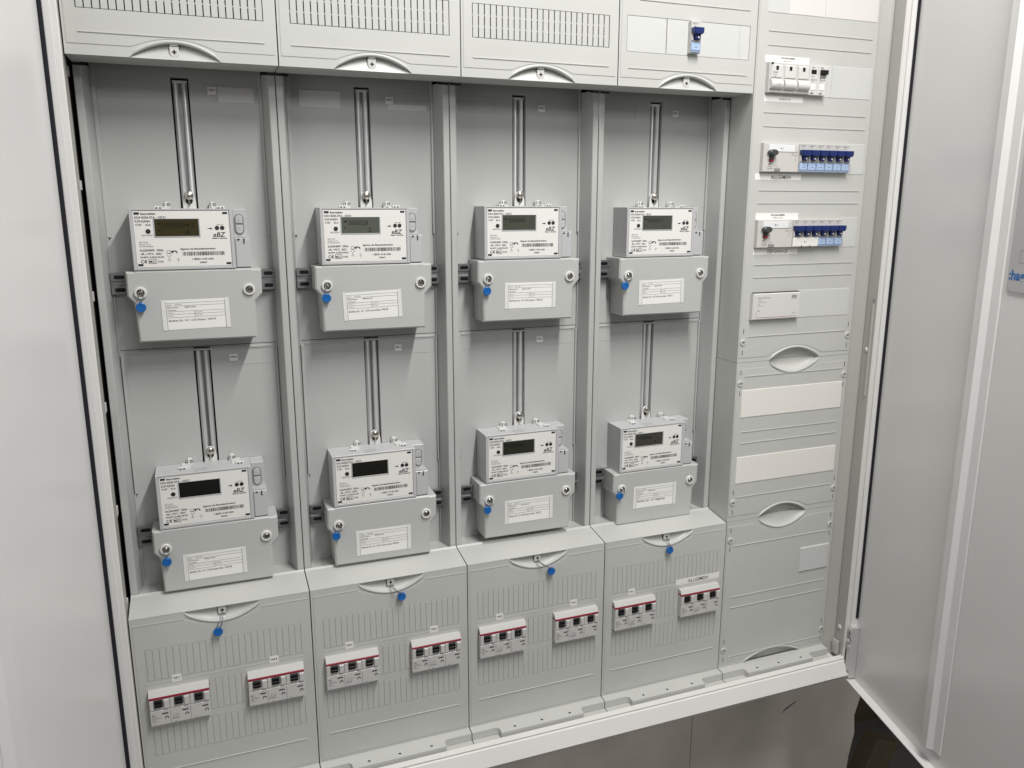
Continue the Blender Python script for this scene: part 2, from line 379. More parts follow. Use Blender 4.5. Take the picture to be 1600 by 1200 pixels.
def insert_plate(T, z0, xl, xr, zl, zh, lo=None, hi=None, cx=.125, holes=(), depth=.0007):
    """slightly proud inner field of the cover, cut back round the finger recesses"""
    y = -depth; mb = MB(); B = .028
    zl -= z0; zh -= z0
    def cut(x, f): e, amax, hw, d = f; return e-z0+d*amax*lens((x-cx)/hw)
    a, c = zl+(B if lo else 0), zh-(B if hi else 0)
    mb.plate(xl, xr, a, c, y, [(p, q, r-z0, s-z0) for p, q, r, s in holes], depth)
    for flag, zedge, zin, d in ((lo, zl, a, 1), (hi, zh, c, -1)):
        xs = [xl+(xr-xl)*i/60 for i in range(61)]
        if not flag:
            mb.quad((xl, y, zedge), (xr, y, zedge), (xr, 0, zedge), (xl, 0, zedge)); continue
        pts = [(x, max(zedge, cut(x, flag)) if d > 0 else min(zedge, cut(x, flag))) for x in xs]
        for (xa, za), (xb, zb) in zip(pts, pts[1:]):
            mb.quad((xa, y, za), (xb, y, zb), (xb, y, zin), (xa, y, zin)); mb.quad((xa, y, za), (xb, y, zb), (xb, .0001, zb), (xa, .0001, za))
    for x in (xl, xr): mb.quad((x, y, zl), (x, 0, zl), (x, 0, zh), (x, y, zh))
    part('field_plate', mb, COVER, T)
def ribs(T, z0, segs, y=-.0007, hgt=.0011, proud=.0011):
    for x0, x1, z in segs:
        zz = z-z0
        mb = MB().extrude_x([(y, zz-hgt/2), (y-proud, zz-hgt*.3), (y-proud, zz+hgt*.3), (y, zz+hgt/2)], x0, x1)
        part('rib', mb, COVER, T)
def tab(T, x, z, up):
    """screw tab in a finger recess"""
    w, h = .0058, .0068
    pts = [(-w, h), (-w, -h*.3), (-w*.7, -h*.85), (0, -h*1.1), (w*.7, -h*.85), (w, -h*.3), (w, h)]
    if up < 0: pts = [(a, -b) for a, b in pts][::-1]
    o = part('screw_tab', MB().prism(pts, .0022, .0080, .0008), RIM, T, (x, 0, z))
    mb = MB(); mb.box(-.0026, .0026, .00195, .0021, -.0008, .0008); mb.box(-.0008, .0008, .00195, .0021, -.0026, -.00085); mb.box(-.0008, .0008, .00195, .0021, .00085, .0026)
    part('screw_cross', mb, BLACK, o, (0, 0, .0 if up > 0 else -.001))
    ol = MB()
    q = [(a*1.12, b*1.08) for a, b in pts]
    ol.prism(q, .0056, .0079); part('tab_recess', ol, GAP, o)
def sticker(T, x0, x1, z0, z1, lines, rot=0.0, y=-.0007, m=WHITE, thick=.00025, name='sticker'):
    cx, cz = (x0+x1)/2, (z0+z1)/2; w, h = (x1-x0)/2, (z1-z0)/2
    o = part(name, MB().box(-w, w, y-thick, y-.00003, -h, h), m, T, (cx, 0, cz), rot=(0, math.radians(-rot), 0))
    print_on(o, lines, y-thick-.00012)
    return o
GX, GP = .0175, .009                           # slat field: left edge and pitch
def slat_mesh(name, h, nib=True, m=COVER, gap=.0008, c=.0003, thick=.0026):
    mb = MB(); w = GP-gap
    mb.box(gap/2, GP-gap/2, 0, thick, gap/2, h-gap/2, c)
    if nib:
        for z in (h*.33, h*.66): mb.box(-gap/2+.00005, gap/2-.00001, .0003, thick*.8, z-.0007, z+.0007)
        mb.box(GP*.30, GP*.36, .0004, thick*.8, -gap/2, gap/2); mb.box(GP*.30, GP*.36, .0004, thick*.8, h-gap/2, h+gap/2)
    return mb.mesh(name, m)

# ------------------------------------------------------------------ top row of covers
tops = ['top row cover with black outlined slats, above the leftmost meter column',
        'second cover of the top row, black outlined slat strip, above the second meter column',
        'third cover of the top row, whole black outlined slat strip in view',
        'top row cover without slats, holding one single blue breaker']
top_slat = slat_mesh('slat', .0455, gap=.0013)
gz0, gz1 = 1.0957, 1.1412
for i in range(4):
    hl = [(GX-.0004, GX+24*GP+.0004, gz0, gz1)] if i < 3 else [(.0133, .2365, 1.0925, 1.1442)]
    T = cover('cover_panel', tops[i], .25*i, .25, ZT, 1.36, lo=(.0190, .0540), holes=hl, hole_depth=.004, hole_floor=False, group='covers of the top row', hcx=.1250)
    insert_plate(T, ZT, .0042, .2458, ZT+.0128, 1.352, lo=(ZT, .0240, .0725, 1), cx=.1250, holes=hl)
    ribs(T, ZT, [(.0175, .2335, 1.0690)])
    tab(T, .1238, .0095, 1)
    part('tab_cap', MB().box(-.0048, .0048, .0012, .0021, .0072, .0112, .0003), TAPE, T, (.1238, 0, .0095))
    if i < 3:
        part('slat_backing', MB().box(.010, .24, .0044, .0060, gz0-ZT-.004, gz1-ZT+.004), GAP, T)
        for k in range(24): link('slat', top_slat, T, (GX+k*GP, -.0006, gz0-ZT))
        ribs(T, ZT, [(.0175, .2335, 1.168), (.0175, .2335, 1.190)])
    else:
        ribs(T, ZT, [(.0340, .2340, 1.1670)])
        part('slat_backing', MB().box(.010, .24, .0044, .0060, .046, .105), GAP, T)
        part('blank_strip', MB().box(.0140, .0821, -.0003, .002, .0503, .1010, .0003), STRIP, T)
        part('blank_strip', MB().box(.0832, .2360, -.0003, .002, .0503, .1010, .0003), STRIP, T)
        part('blank_joint', MB().box(.2165, .2180, -.0006, -.00035, .0508, .1004), COVER, T)
# ------------------------------------------------------------------ bottom row of covers
lows = ['bottom cover with two red striped breakers, below the leftmost meter column',
        'bottom cover below the second meter column, with two red striped breakers',
        'bottom cover of the third column, its blue seal swung out to the right',
        'bottom cover of the fourth column, carrying the wide paper sign ALLGEMEIN']
row = [(.1950, .0487), (.1310, .0495), (.0735, .0453)]
low_slat = [slat_mesh('slat', h, nib=False, gap=.0005, thick=.0012) for _, h in row]
sets = [('WE 7', 'WE 8'), ('WE 5', 'WE 6'), ('WE 3', 'WE 2'), ('WE 1', None)]
LOWC = []
for i in range(4):
    hl = [(GX-.0004, GX+24*GP+.0004, a-.0004, a+h+.0004) for a, h in row]
    T = cover('cover_panel', lows[i], .25*i, .25, -.0015, ZB, hi=(.0215, .0550), holes=[(p, q, r, s) for p, q, r, s in hl], hole_depth=.0004, group='covers of the bottom row', hcx=.1255); LOWC.append(T)
    z0 = -.0015
    insert_plate(T, z0, .0042, .2458, .0025, .2832, hi=(ZB, .0268, .0745, -1), cx=.1255, holes=hl)
    # sloping shelf on top, running back to the meter panel
    sh = MB().extrude_x([(.0, ZB-z0-.0016), (-.0002, ZB-z0-.0004), (.0006, ZB-z0), (YS-.004, .3020-z0), (YS-.0012, .3045-z0), (YS-.0008, .3010-z0), (YS-.0008, ZB-z0-.002)], .0008, .2492)
    part('shelf', sh, COVER, T)
    ribs(T, z0, [(.0180, .2340, .0466)])
    ribs(T, z0, [(.0042, .0725, .2834), (.1790, .2458, .2834)], y=-.0007, hgt=.0010, proud=.0006)
    tab(T, .1247, .2872-z0, -1)
    for r, (a, h) in enumerate(row):
        for k in range(24):
            if r == 1 and (k < 9 or k > 14): continue
            link('slat', low_slat[r], T, (GX+k*GP, -.0006, a-z0))
    ribs(T, z0, [(.0160, .2360, .1905)], hgt=.0007, proud=.0004)
    a, b_ = sets[i]
    tx = (.0555, .192)
    for s, x in ((a, tx[0]), (b_, tx[1])):
        if s: sticker(T, x-.0065, x+.0065, .1878-z0, .1990-z0, [(s, 0, -.0012, .0040, 'CENTER', .03)], rot=0)
    if not b_:
        sticker(T, .1462, .2395, .1884-z0, .2000-z0, [('ALLGEMEIN', .001, -.0030, .0088, 'CENTER', .006, 0, .95)], rot=.4)

# ------------------------------------------------------------------ right column covers
def slot_screw(T, x, z, ang):
    o = part('screw', MB().disc(0, 0, .0062, -.0024, .001, .0008, 18), COVER, T, (x, 0, z))
    mb = MB(); ca, sa = math.cos(ang), math.sin(ang)
    def bar(l, w, a):
        c_, s_ = math.cos(a), math.sin(a); P = [(-l, -w), (l, -w), (l, w), (-l, w)]
        mb.prism([(p*c_-q*s_, p*s_+q*c_) for p, q in P], -.00255, -.00235)
    bar(.0034, .0006, ang); bar(.0013, .0008, ang+math.pi/2)
    part('screw_slot', mb, GAP, o)
def slits(T, pts):
    for x, z in pts: part('slit', MB().box(x-.0006, x+.0006, -.00085, -.0006, z-.0045, z+.0045), GAP, T)  # thin dark plates on the face, slot darkness put into the colour
RX = 1.0
def strip_holes(rows): return rows
R1 = cover('cover_panel', 'tall upper right cover with four rows of devices and the signs ALLGEMEIN and TIEFGARAGE', RX, .25, ZM, 1.36, lo=(.0198, .0560), hcx=.1240, depth=.09, recess=.014, sill=False)
insert_plate(R1, ZM, .0030, .2472, .6020, 1.352, lo=(ZM, .0250, .0740, 1), cx=.1240)
ribs(R1, ZM, [(.0225, .2370, z) for z in (1.1402, 1.1187, 1.0142, .9922, .8885, .8672, .7635, .7420)]+[(.0188, .2346, .6392)])
for x, z, a in ((.0098, .6297, .1), (.2411, .6302, .2)): slot_screw(R1, x, z-ZM, a)
slits(R1, [(.0100, .6490-ZM), (.2411, .6500-ZM), (.0099, .6108-ZM), (.2411, .6110-ZM)])
R2 = cover('cover_panel', 'middle right cover with two wide blank cream strips', RX, .25, .2955, ZM-.0006, lo=(.0205, .0555), hi=(.0215, .0560), hcx=.1235, depth=.09, recess=.014, sill=False)
insert_plate(R2, .2955, .0030, .2472, .3060, .5815, lo=(.2955, .0255, .0740, 1), hi=(ZM-.0006, .0262, .0760, -1), cx=.1235)
ribs(R2, .2955, [(.018, .2355, .5681), (.0175, .2345, .4657), (.0185, .2345, .4445), (.0175, .2290, .3421)])
part('blank_strip', MB().box(.0140, .2388, -.0018, 0, .4930-.2955, .5434-.2955, .0005), CREAM, R2)
part('blank_strip', MB().box(.0118, .2368, -.0018, 0, .3688-.2955, .4190-.2955, .0005), CREAM, R2)
for x, z, a in ((.0100, .5560, .15), (.2413, .5562, .3), (.0097, .3326, .1), (.2411, .3322, 1.2)): slot_screw(R2, x, z-.2955, a)
slits(R2, [(.0098, .5755-.2955), (.2409, .5762-.2955), (.0099, .5375-.2955), (.2411, .5370-.2955), (.0098, .3520-.2955), (.2411, .3520-.2955), (.0099, .3145-.2955), (.2411, .3145-.2955)])
R3 = cover('cover_panel', 'plain lowest right cover with one small square blanking lid', RX, .25, -.0035, .2949, lo=(.0190, .0700), hi=(.0225, .0560), hcx=.1235, depth=.09, recess=.007, sill=False)
insert_plate(R3, -.0035, .0030, .2472, .0080, .2850, lo=(-.0035, .0225, .0850, 1), hi=(.2949, .0270, .0760, -1), cx=.1235)
ribs(R3, -.0035, [(.0180, .2330, .2463), (.0174, .2373, .1428), (.0176, .2336, .1209), (.0199, .2383, .0185)])
part('blanking_lid', MB().box(.1725, .2410, -.0030, 0, .1690+.0035, .2186+.0035, .0010), STRIP, R3)
for x, z, a in ((.0098, .2586, .2), (.2408, .2582, 1.0), (.0098, .0340, .1), (.2425, .0333, .1)): slot_screw(R3, x, z+.0035, a)
slits(R3, [(.0098, .2775+.0035), (.2409, .2775+.0035), (.0098, .2405+.0035), (.2409, .2390+.0035), (.0098, .0525+.0035), (.2420, .0520+.0035), (.0098, .0150+.0035), (.2420, .0140+.0035)])
# device window strips of the tall cover
def win(x0, x1, z0, z1, m=STRIP): part('blank_strip', MB().box(x0, x1, -.0014, 0, z0-ZM, z1-ZM, .0005), m, R1)
win(.0170, .0598, 1.1678, 1.218, STRIP); win(.0602, .1323, 1.1680, 1.218, WSTRIP); win(.1331, .2440, 1.1680, 1.218, WSTRIP)
win(.1385, .2432, 1.0425, 1.0934); win(.2035, .2415, .9170, .9684); win(.2010, .2398, .7910, .8432); win(.1190, .2375, .6682, .7172)
part('strip_joint', MB().box(.1560, .1575, -.0017, -.00145, 1.0430-ZM, 1.0930-ZM), COVER, R1)
for x0, x1, z0, z1, L in (
    (.0182, .1072, 1.0925, 1.1032, [('ZÄHLERKAMMER', .001, .0008, .0038, 'CENTER', .02), ('-1FB20-0-04-15', .001, -.0038, .0036, 'CENTER', 0)]),
    (.0218, .0998, 1.0316, 1.0404, [('AUFZUG UV', .002, -.0015, .0042, 'CENTER', .015)]),
    (.0128, .1078, .9060, .9162, [('ALLGEMEIN', .006, -.0036, .0086, 'CENTER', .006, 0, .93)]),
    (.0196, .1082, .8400, .8514, [('ZÄHLERKAMMER', .001, .0008, .0038, 'CENTER', .02), ('-1FB20-0-04-15', .001, -.0038, .0036, 'CENTER', 0)]),
    (.0190, .1120, .7812, .7925, [('TIEFGARAGE', .004, -.0034, .0086, 'CENTER', .006, 0, .90)])):
    sticker(R1, x0, x1, z0-ZM, z1-ZM, L, rot=0)

# ------------------------------------------------------------------ meter panels (recessed boards behind the meters)
RC = .1262
def rail_mesh(z0, z1):
    mb = MB()
    for s in (1, -1):
        p = [(RC+s*a, y) for a, y in [(.0096, .1090), (.0096, .1020), (.0084, .1000), (.0066, .0978), (.0048, .0975), (.0032, .0990), (.0021, .1030), (.0021, .1080)]]
        mb.extrude_z(p, z0, z1, closed=False)
    mb.box(RC-.0096, RC+.0096, .0995, .1090, z1-.0004, z1+.0030, .0004)
    return mb.mesh('adjusting_rail', STEEL, True)
def slotted_rail():
    mb = MB(); z = 0
    prof = [(.0850, .0150), (.0838, .0150), (.0832, .0146), (.0832, .0036), (.0850, .0026), (.0850, -.0026), (.0832, -.0036), (.0832, -.0146), (.0838, -.0150), (.0850, -.0150), (.0880, -.0148), (.0880, .0148)]
    mb.extrude_x(prof, .0165, .2365)
    me = mb.mesh('cross_rail', ZINC)
    slots = []
    for xs in ((.0205, .0345), (.2010, .2160), (.2195, .2325)):
        for zc in (.0088, -.0088):
            r = .0027; P = [(xs[0]+r-r*math.sin(math.pi*k/6), zc-r*math.cos(math.pi*k/6)) for k in range(7)][::-1]+[(xs[1]-r+r*math.sin(math.pi*k/6), zc-r*math.cos(math.pi*k/6)) for k in range(7)]
            slots.append(MB().prism(P, .08295, .0833).mesh('rail_slot', BLACK))
    return me, slots
crm, crs = slotted_rail()
pan_lab = ['recessed meter board of the leftmost column with its tags WE 7 and WE 8', 'recessed meter board of the second column with two clear tape patches near its top',
           'recessed meter board of the third column behind its two meters', 'recessed meter board of the fourth column beside the tall device cover']
meters_z = {(0, 0): .778, (1, 0): .779, (2, 0): .781, (3, 0): .779, (0, 1): .4045, (1, 1): .405, (2, 1): .4125, (3, 1): .400}
for i in range(4):
    T = thing('meter_board', pan_lab[i], 'meter board', (.25*i, 0, 0), 'boards behind the meters')
    up = (.1146, .1378, .835, 1.0345); lo = (.1146, .1378, .462, .6612)
    mb = MB().plate(.0165, .2335, .6626, 1.075, YP, [up], .013); part('upper_plate', mb, PANEL, T)
    mb = MB().plate(.0165, .2335, .2990, .6617, YP, [lo], .013); part('lower_plate', mb, PANEL, T)
    for p in (up, lo): part('rail_pocket', MB().box(p[0]-.002, p[1]+.002, YP+.0131, YP+.015, p[2]-.002, p[3]+.002), GAP, T)
    part('joint_shadow_gap', MB().box(.018, .232, YP+.002, YP+.004, .6610, .6632), GAP, T)
    # thin raised frame lines round the plates
    mb = MB()
    for x0, x1, za, zb in ((.0166, .0222, .8205, 1.070), (.2302, .2334, .8205, 1.070), (.0166, .0186, .3005, .8200), (.2318, .2334, .3005, .8200), (.0166, .0222, .4480, .6560), (.2302, .2334, .4480, .6560)):
        part('plate_edge', MB().box(x0, x1, YP-.0045, YP, za, zb, .0006), PANEL, T)
    part('plate_edge', MB().box(.024, .230, YP-.0012, YP, .6560, .6590, .0004), PANEL, T)
    # embossed name fields
    for x0 in (.027, .168):
        for zc in (1.0165, .6430):
            mb = MB(); x1 = x0+.060; za, zb = zc-.0115, zc+.0115
            for q in ((x0, x1, za, za+.0008), (x0, x1, zb-.0008, zb), (x0, x0+.0008, za+.0008, zb-.0008), (x1-.0008, x1, za+.0008, zb-.0008)): mb.box(q[0], q[1], YP-.0004, YP, q[2], q[3])
            part('name_field', mb, PANEL, T)
    link('adjusting_rail', rail_mesh(.80, 1.0285), T)
    link('adjusting_rail', rail_mesh(.455, .6555), T)
    for za, zb in ((.80, 1.0275), (.455, .6545)): part('rail_web', MB().box(RC-.0030, RC+.0030, .1062, .1080, za, zb), ZINC, T)
    for zc in (.7580, .3845): r = link('cross_rail', crm, T, (0, 0, zc)); [link('rail_slot', q, r) for q in crs]
    # side strips with sloping reveals
    for nm, prof in (('left_strip', [(.0006, .094), (.0006, YS+.0008), (.0014, YS), (.0092, YS), (.0102, YS+.001), (.0172, YP-.0002), (.0172, .098), (.0008, .098)]),
                     ('right_strip', [(.2494, .094), (.2494, YS+.0008), (.2486, YS), (.2408, YS), (.2398, YS+.001), (.2328, YP-.0002), (.2328, .098), (.2492, .098)])):
        part(nm, MB().extrude_z(prof, .2985, 1.0422), PANEL, T)
        x = .0006 if nm[0] == 'l' else .2314
    part('pocket_floor', MB().extrude_x([(YS+.001, .2990), (YS+.001, .3012), (YP, .3012), (YP, .2990)], .0104, .2396), PANEL, T)
    part('strip_notch', MB().box(.0010, .0180, YS-.0009, YS-.0003, 1.0388, 1.0416), GAP, T); part('strip_notch', MB().box(.2320, .2490, YS-.0009, YS-.0003, 1.0388, 1.0416), GAP, T)
    tags = [('WE 7', .1674, 1.0194), ('WE 5', .1670, 1.0174), ('WE 3', .1648, 1.0153), ('WE 1', .1640, 1.0168)][i], [('WE 8', .1696, .6428), ('WE 6', .1692, .6418), ('WE 2', .1645, .6410), None][i]
    for t in tags:
        if t: sticker(T, t[1]-.0058, t[1]+.0058, t[2]-.0052, t[2]+.0052, [(t[0], 0, -.0004, .0036, 'CENTER', .03)], y=YP-.0008)
    if i == 0: patches = [(.1750, .2230, 1.0045, 1.0250)]
    elif i == 1: patches = [(.0350, .0940, 1.0030, 1.0265), (.1640, .2240, 1.0035, 1.0120)]
    else: patches = []
    for a, b_, c, d in patches: part('tape_patch', MB().box(a, b_, YP-.0009, YP-.0006, c, d, .0001), TAPE, T)

# ------------------------------------------------------------------ electricity meters
def build_meter_parts():
    """parts shared by all eight meters: list of (name, mesh, [(child name, mesh)])"""
    out = []
    mb = MB(); mb.box(.0498, .1808, .0478, YP-.0008, 0, .0815, .0012)
    mb.box(.1812, .2015, .0495, YP-.0009, .0004, .0415, .0014)
    mb.box(.1811, .1998, .0660, YP-.0010, .0418, .0812, .0010)
    mb.prism([(.1814, .0419), (.1996, .0419), (.1996, .0432), (.1814, .0432)], .0520, .0662)
    out.append(('case', mb.mesh('case', CASE), []))
    mb = MB(); y0, y1 = .0466, .0479
    mb.box(.0497, .0535, y0, y1, 0, .0816, .0005); mb.box(.1762, .1808, y0, y1, 0, .0816, .0005)
    mb.box(.0536, .1761, y0, y1, 0, .0034, .0005); mb.box(.0536, .1761, y0, y1, .0795, .0816, .0005)
    out.append(('bezel', mb.mesh('bezel', CASE), []))
    pl = MB(); pl.plate(.0545, .1752, .0042, .0788, .0474, [(.0788, .1368, .0438, .0684)], .0024)
    # printing
    L = [('Bezugszähler', .0640, .0738, .0036, 'LEFT', .03), ('DD3 BZ06 ETA - ODZ1', .0560, .0688, .0039, 'LEFT', .024), ('0,25-5(60)A', .0562, .0640, .0039, 'LEFT', .024), ('V107', .0566, .0592, .0037, 'LEFT', .024), ('Kl.A', .0690, .0592, .0037, 'LEFT', .024),
         ('10000 Imp/kWh', .0632, .0455, .0020), ('eBZ GmbH', .0590, .0366, .0024), ('Neusser Str. 8', .0590, .0338, .0024), ('D-33649 Bielefeld', .0590, .0310, .0024),
         ('3x230/400V  50Hz', .0590, .0253, .0039, 'LEFT', .024), ('-40...+70°C  2022', .0592, .0206, .0037, 'LEFT', .024), ('DE-MTP 18 B003 MI-003', .0590, .0164, .0029, 'LEFT', .024),
         ('C€', .0590, .0095, .0062, 'LEFT', .02), ('M22', .0695, .0098, .0046, 'LEFT', .015), ('0102', .0806, .0102, .0034, 'LEFT', .024),
         ('eBZ', .1530, .0435, .0090, 'LEFT', .018, .25), ('Made in Germany', .1522, .0408, .0027, 'LEFT', .03), ('INFO-DSS', .1590, .0592, .0020), ('Eigentum des Messstellenbetreibers', .1100, .0266, .0034, 'LEFT', .026, 0, .92),
         ('1 EBZ01 0145 3430', .1235, .0126, .0035, 'LEFT', .024), ('340601', .1335, .0080, .0033, 'LEFT', .024), ('2-RE', .0928, .0212, .0024), ('Tarif', .0926, .0118, .0024), ('1.8.0', .1040, .0128, .0022)]
    pm = MB(); v, f = txt(L); y = .04725; pm.add([(a, y, c) for a, _, c in v], f)
    for x0, x1, z0, z1 in ((.0558, .0624, .0738, .0770), (.1674, .1738, .0742, .0772), (.0556, .0620, .0056, .0086), (.1682, .1746, .0056, .0086)): flat(pm, x0, x1, z0, z1, y)
    rng = random.Random(3); x = .1125
    while x < .1655:
        w = rng.choice([.0004, .0004, .0008, .0012]); flat(pm, x, x+w, .0186, .0238, y); x += w+rng.choice([.0004, .0005, .0008])
    pm.disc(.0716, .0518, .0032, y-.0002, y, n=18)
    for x in (.1592, .1660): pm.disc(x, .0556, .0029, y-.0002, y, n=18)
    pm.prism([(.1462, .0550), (.1525, .0538), (.1525, .0562)], y-.0001, y)
    rect_lines(pm, .0690, .0792, .0086, .0150, y, .0005)
    rect_lines(pm, .0925, .0970, .0220, .0262, y, .0004)
    pm.ring(.1025, .0222, .0024, .0038, y-.0001, y, 10, 0, math.pi); pm.add([(.0990, y, .0226), (.1002, y, .0262), (.0972, y, .0250)], [(0, 1, 2)])
    for a in (90, 210, 330):
        ca, sa = math.cos(math.radians(a-90+90)), math.sin(math.radians(a)); ca = math.cos(math.radians(a)); s_ = 1 if a != 90 else -1
        pm.prism([(.0950-.0003*abs(sa)-.0, .0170), (.0950+ca*.0030+.0006, .0170+(.0022 if a != 90 else -.0030)), (.0950+ca*.0030-.0006, .0170+(.0022 if a != 90 else -.0030)+.0004)], y-.0001, y)
    flat(pm, .1062, .1065, .0092, .0165, y); flat(pm, .0632, .0800, .0472, .0474, y)
    out.append(('label_plate', pl.mesh('label_plate', PLATE), [('printing', pm.mesh('printing', PRINT))]))
    fr = MB(); y0 = .0469
    x0, x1, z0, z1 = .0784, .1372, .0434, .0688
    fr.box(x0, x0+.0016, y0, .049, z0, z1, .0003); fr.box(x1-.0016, x1, y0, .049, z0, z1, .0003); fr.box(x0+.0017, x1-.0017, y0, .049, z0, z0+.0016, .0003); fr.box(x0+.0017, x1-.0017, y0, .049, z1-.0010, z1, .0003)
    out.append(('display_frame', fr.mesh('display_frame', BUTTON), []))
    bm_ = MB()
    def pill(cx, z0, z1, r, n=10): return [(cx+r*math.cos(math.pi*k/n), z1-r+r*math.sin(math.pi*k/n)) for k in range(n+1)]+[(cx+r*math.cos(math.pi+math.pi*k/n), z0+r+r*math.sin(math.pi+math.pi*k/n)) for k in range(n+1)]
    bm_.prism(pill(.1895, .0455, .0745, .0064), .0642, .0662, .0004)
    up = MB(); cx = .1895; r = .0046
    a = [(cx-r, .0612)]+[(cx+r, .0612)]+[(cx+r*math.cos(math.pi*k/10), .0680+r*math.sin(math.pi*k/10)) for k in range(11)]
    b2 = [(cx+r*math.cos(math.pi+math.pi*k/10), .0520+r*math.sin(math.pi+math.pi*k/10)) for k in range(11)]+[(cx+r, .0588), (cx-r, .0588)]
    up.prism(a, .0630, .0645, .0005); up.prism(b2, .0630, .0645, .0005)
    for zc in (.0655, .0540):
        for dx in (-.0012, .0012):
            for dz in (-.0012, .0012): up.box(cx+dx-.0006, cx+dx+.0006, .0626, .0632, zc+dz-.0006, zc+dz+.0006)
    out.append(('push_button', bm_.mesh('push_button', MGREY), [('button_cap', up.mesh('button_cap', CASE))]))
    mk = MB(); mk.prism([(.1842, .0405), (.1885, .0405), (.1875, .0380), (.1852, .0380)], .0491, .0494); mk.box(.1925, .1945, .0491, .0494, .0335, .0410); out.append(('side_mark', mk.mesh('side_mark', GREYP), []))
    tc = MB(); tc.prism([(.0478, -.0985), (.2022, -.0995), (.2036, -.0480), (.2135, -.0365), (.2140, -.0018), (.2024, -.0018), (.2024, -.0006), (.0494, -.0006), (.0494, -.0018), (.0386, -.0018), (.0382, -.0350), (.0462, -.0450)], .0468, YP-.0014, .0022)
    out.append(('terminal_cover', tc.mesh('terminal_cover', TCOVER), []))
    lug = MB(); cx = RC; pts = [(cx-.0088, .0812), (cx+.0088, .0812), (cx+.0088, .0900)]+[(cx+.0078*math.cos(math.pi*k/10), .0955+.0095*math.sin(math.pi*k/10)) for k in range(11)]+[(cx-.0088, .0900)]
    lug.prism(pts, .0925, .0958, .0006); out.append(('hanger_lug', lug.mesh('hanger_lug', BOSS), [('lug_hole', MB().disc(cx, .0925, .0052, .0921, .0924, n=18, rx=.92).mesh('lug_hole', GAP))]))
    bo = MB(); bo.lathe(cx, .0992, [(.0030, .1010), (.0030, .0905), (.0058, .0903), (.0062, .0885), (.0055, .0868), (.0035, .0858), (.0012, .0854)], 18); bo.box(cx-.0012, cx+.0012, .0890, .0925, .0862, .0960)
    out.append(('hanger_bolt', bo.mesh('hanger_bolt', SCREW, True), []))
    for s in (1, -1):
        cl = MB(); dk = MB(); lp = MB()
        x = RC+s*.0400; x2 = RC+s*.0300; cl.box(x-.0055, x+.0055, .0660, .0705, .0813, .0850, .0006)
        cl.box(min(x, x2)-.0010, max(x, x2)+.0010, .0690, .0940, .0812, .0832); cl.lathe(x2, .0868, [(.0045, .0945), (.0045, .0860), (.0038, .0850)], 12); cl.box(x2-.0045, x2+.0045, .0860, .0945, .0812, .0868)
        for dx in (-.0035, .0012): dk.box(x+dx, x+dx+.0022, .0656, .0661, .0818, .0834)
        lp.ring(x2+.0024, .0872, .0012, .0022, .0846, .0852, 12); lp.box(x2-.0032, x2-.0022, .0846, .0852, .0850, .0896)
        out.append(('seal_clip', cl.mesh('seal_clip', BOSS), [('clip_slot', dk.mesh('clip_slot', BLACK)), ('clip_loop', lp.mesh('clip_loop', GREYP))]))
    nt = MB().box(.1030, .1200, .0472, .0650, .0812, .0820, .0003); out.append(('top_latch', nt.mesh('top_latch', BUTTON), []))
    return out
MP = build_meter_parts()
boss = MB().lathe(0, 0, [(.0082, .0470), (.0082, .0440), (.0074, .0432), (.0052, .0432), (.0050, .0460)], 22).mesh('screw_boss', BOSS, True)
scw = MB().lathe(0, 0, [(.0037, .0452), (.0037, .0443), (.0030, .0437), (.0010, .0436)], 16).mesh('cover_screw', SCREW, True)
scs = MB(); scs.prism([(-.0026, -.0013), (-.0021, -.0018), (.0026, .0013), (.0021, .0018)], .0432, .0437); scs = scs.mesh('screw_slot', BLACK)
brc = MB().disc(0, 0, .0049, .0449, .0453, n=20).mesh('boss_recess', BLACK)
def screen(name, col): return mat(name, col, .12, coat=.6)
ad = ['1.OG hinten / WE 07', '1.OG vorne links / WE 05', 'EG hinten / WE 03', 'EG vorne links / WE 01', '1.OG hinten links / WE 08', '1.OG vorne rechts / WE 06', 'EG hinten rechts / WE 02', 'Allgemein']
spec = [  # column, row, screen colour, digit colour, reading, second line, sticker dx, dz, rotation
    (0, 0, (.042, .034, .011), (.012, .010, .004), '0000034.2', '4.', -.0011, -.0010, .6),
    (1, 0, (.098, .106, .086), (.028, .030, .024), '000028', '2.', -.0030, -.0001, 1.7),
    (2, 0, (.070, .073, .056), (.022, .023, .016), '000045', '', .0027, .0025, -.5),
    (3, 0, (.060, .062, .054), (.022, .023, .018), '000017', '1', -.0040, .0012, .8),
    (0, 1, (.005, .005, .004), (.012, .012, .010), '', '', -.0038, -.0030, .2),
    (1, 1, (.007, .007, .004), (.016, .016, .010), '', '8', .0009, -.0050, -.4),
    (2, 1, (.022, .024, .014), (.009, .010, .006), '000041', '', .0020, .0045, 0),
    (3, 1, (.036, .036, .026), (.013, .014, .010), '00041', '1', -.0010, .0100, -.6)]
mlab = ['electricity meter of the upper row in the leftmost column, olive display with a reading',
        'electricity meter of the upper row in the second column, pale grey green display showing 000028',
        'electricity meter of the upper row in the third column, display showing 000045',
        'electricity meter of the upper row in the fourth column, beside the tall device cover',
        'electricity meter of the lower row in the leftmost column with a pitch black display',
        'electricity meter of the lower row in the second column with a dark blank display',
        'electricity meter of the lower row in the third column, dark olive display',
        'electricity meter of the lower row in the fourth column, sticker ends with Allgemein']
sealm = MB().lathe(0, 0, [(.0040, .0015), (.0066, .0012), (.0066, -.0016), (.0058, -.0022), (.0040, -.0019), (.0012, -.0019)], 22).mesh('seal_body', BLUE, True)
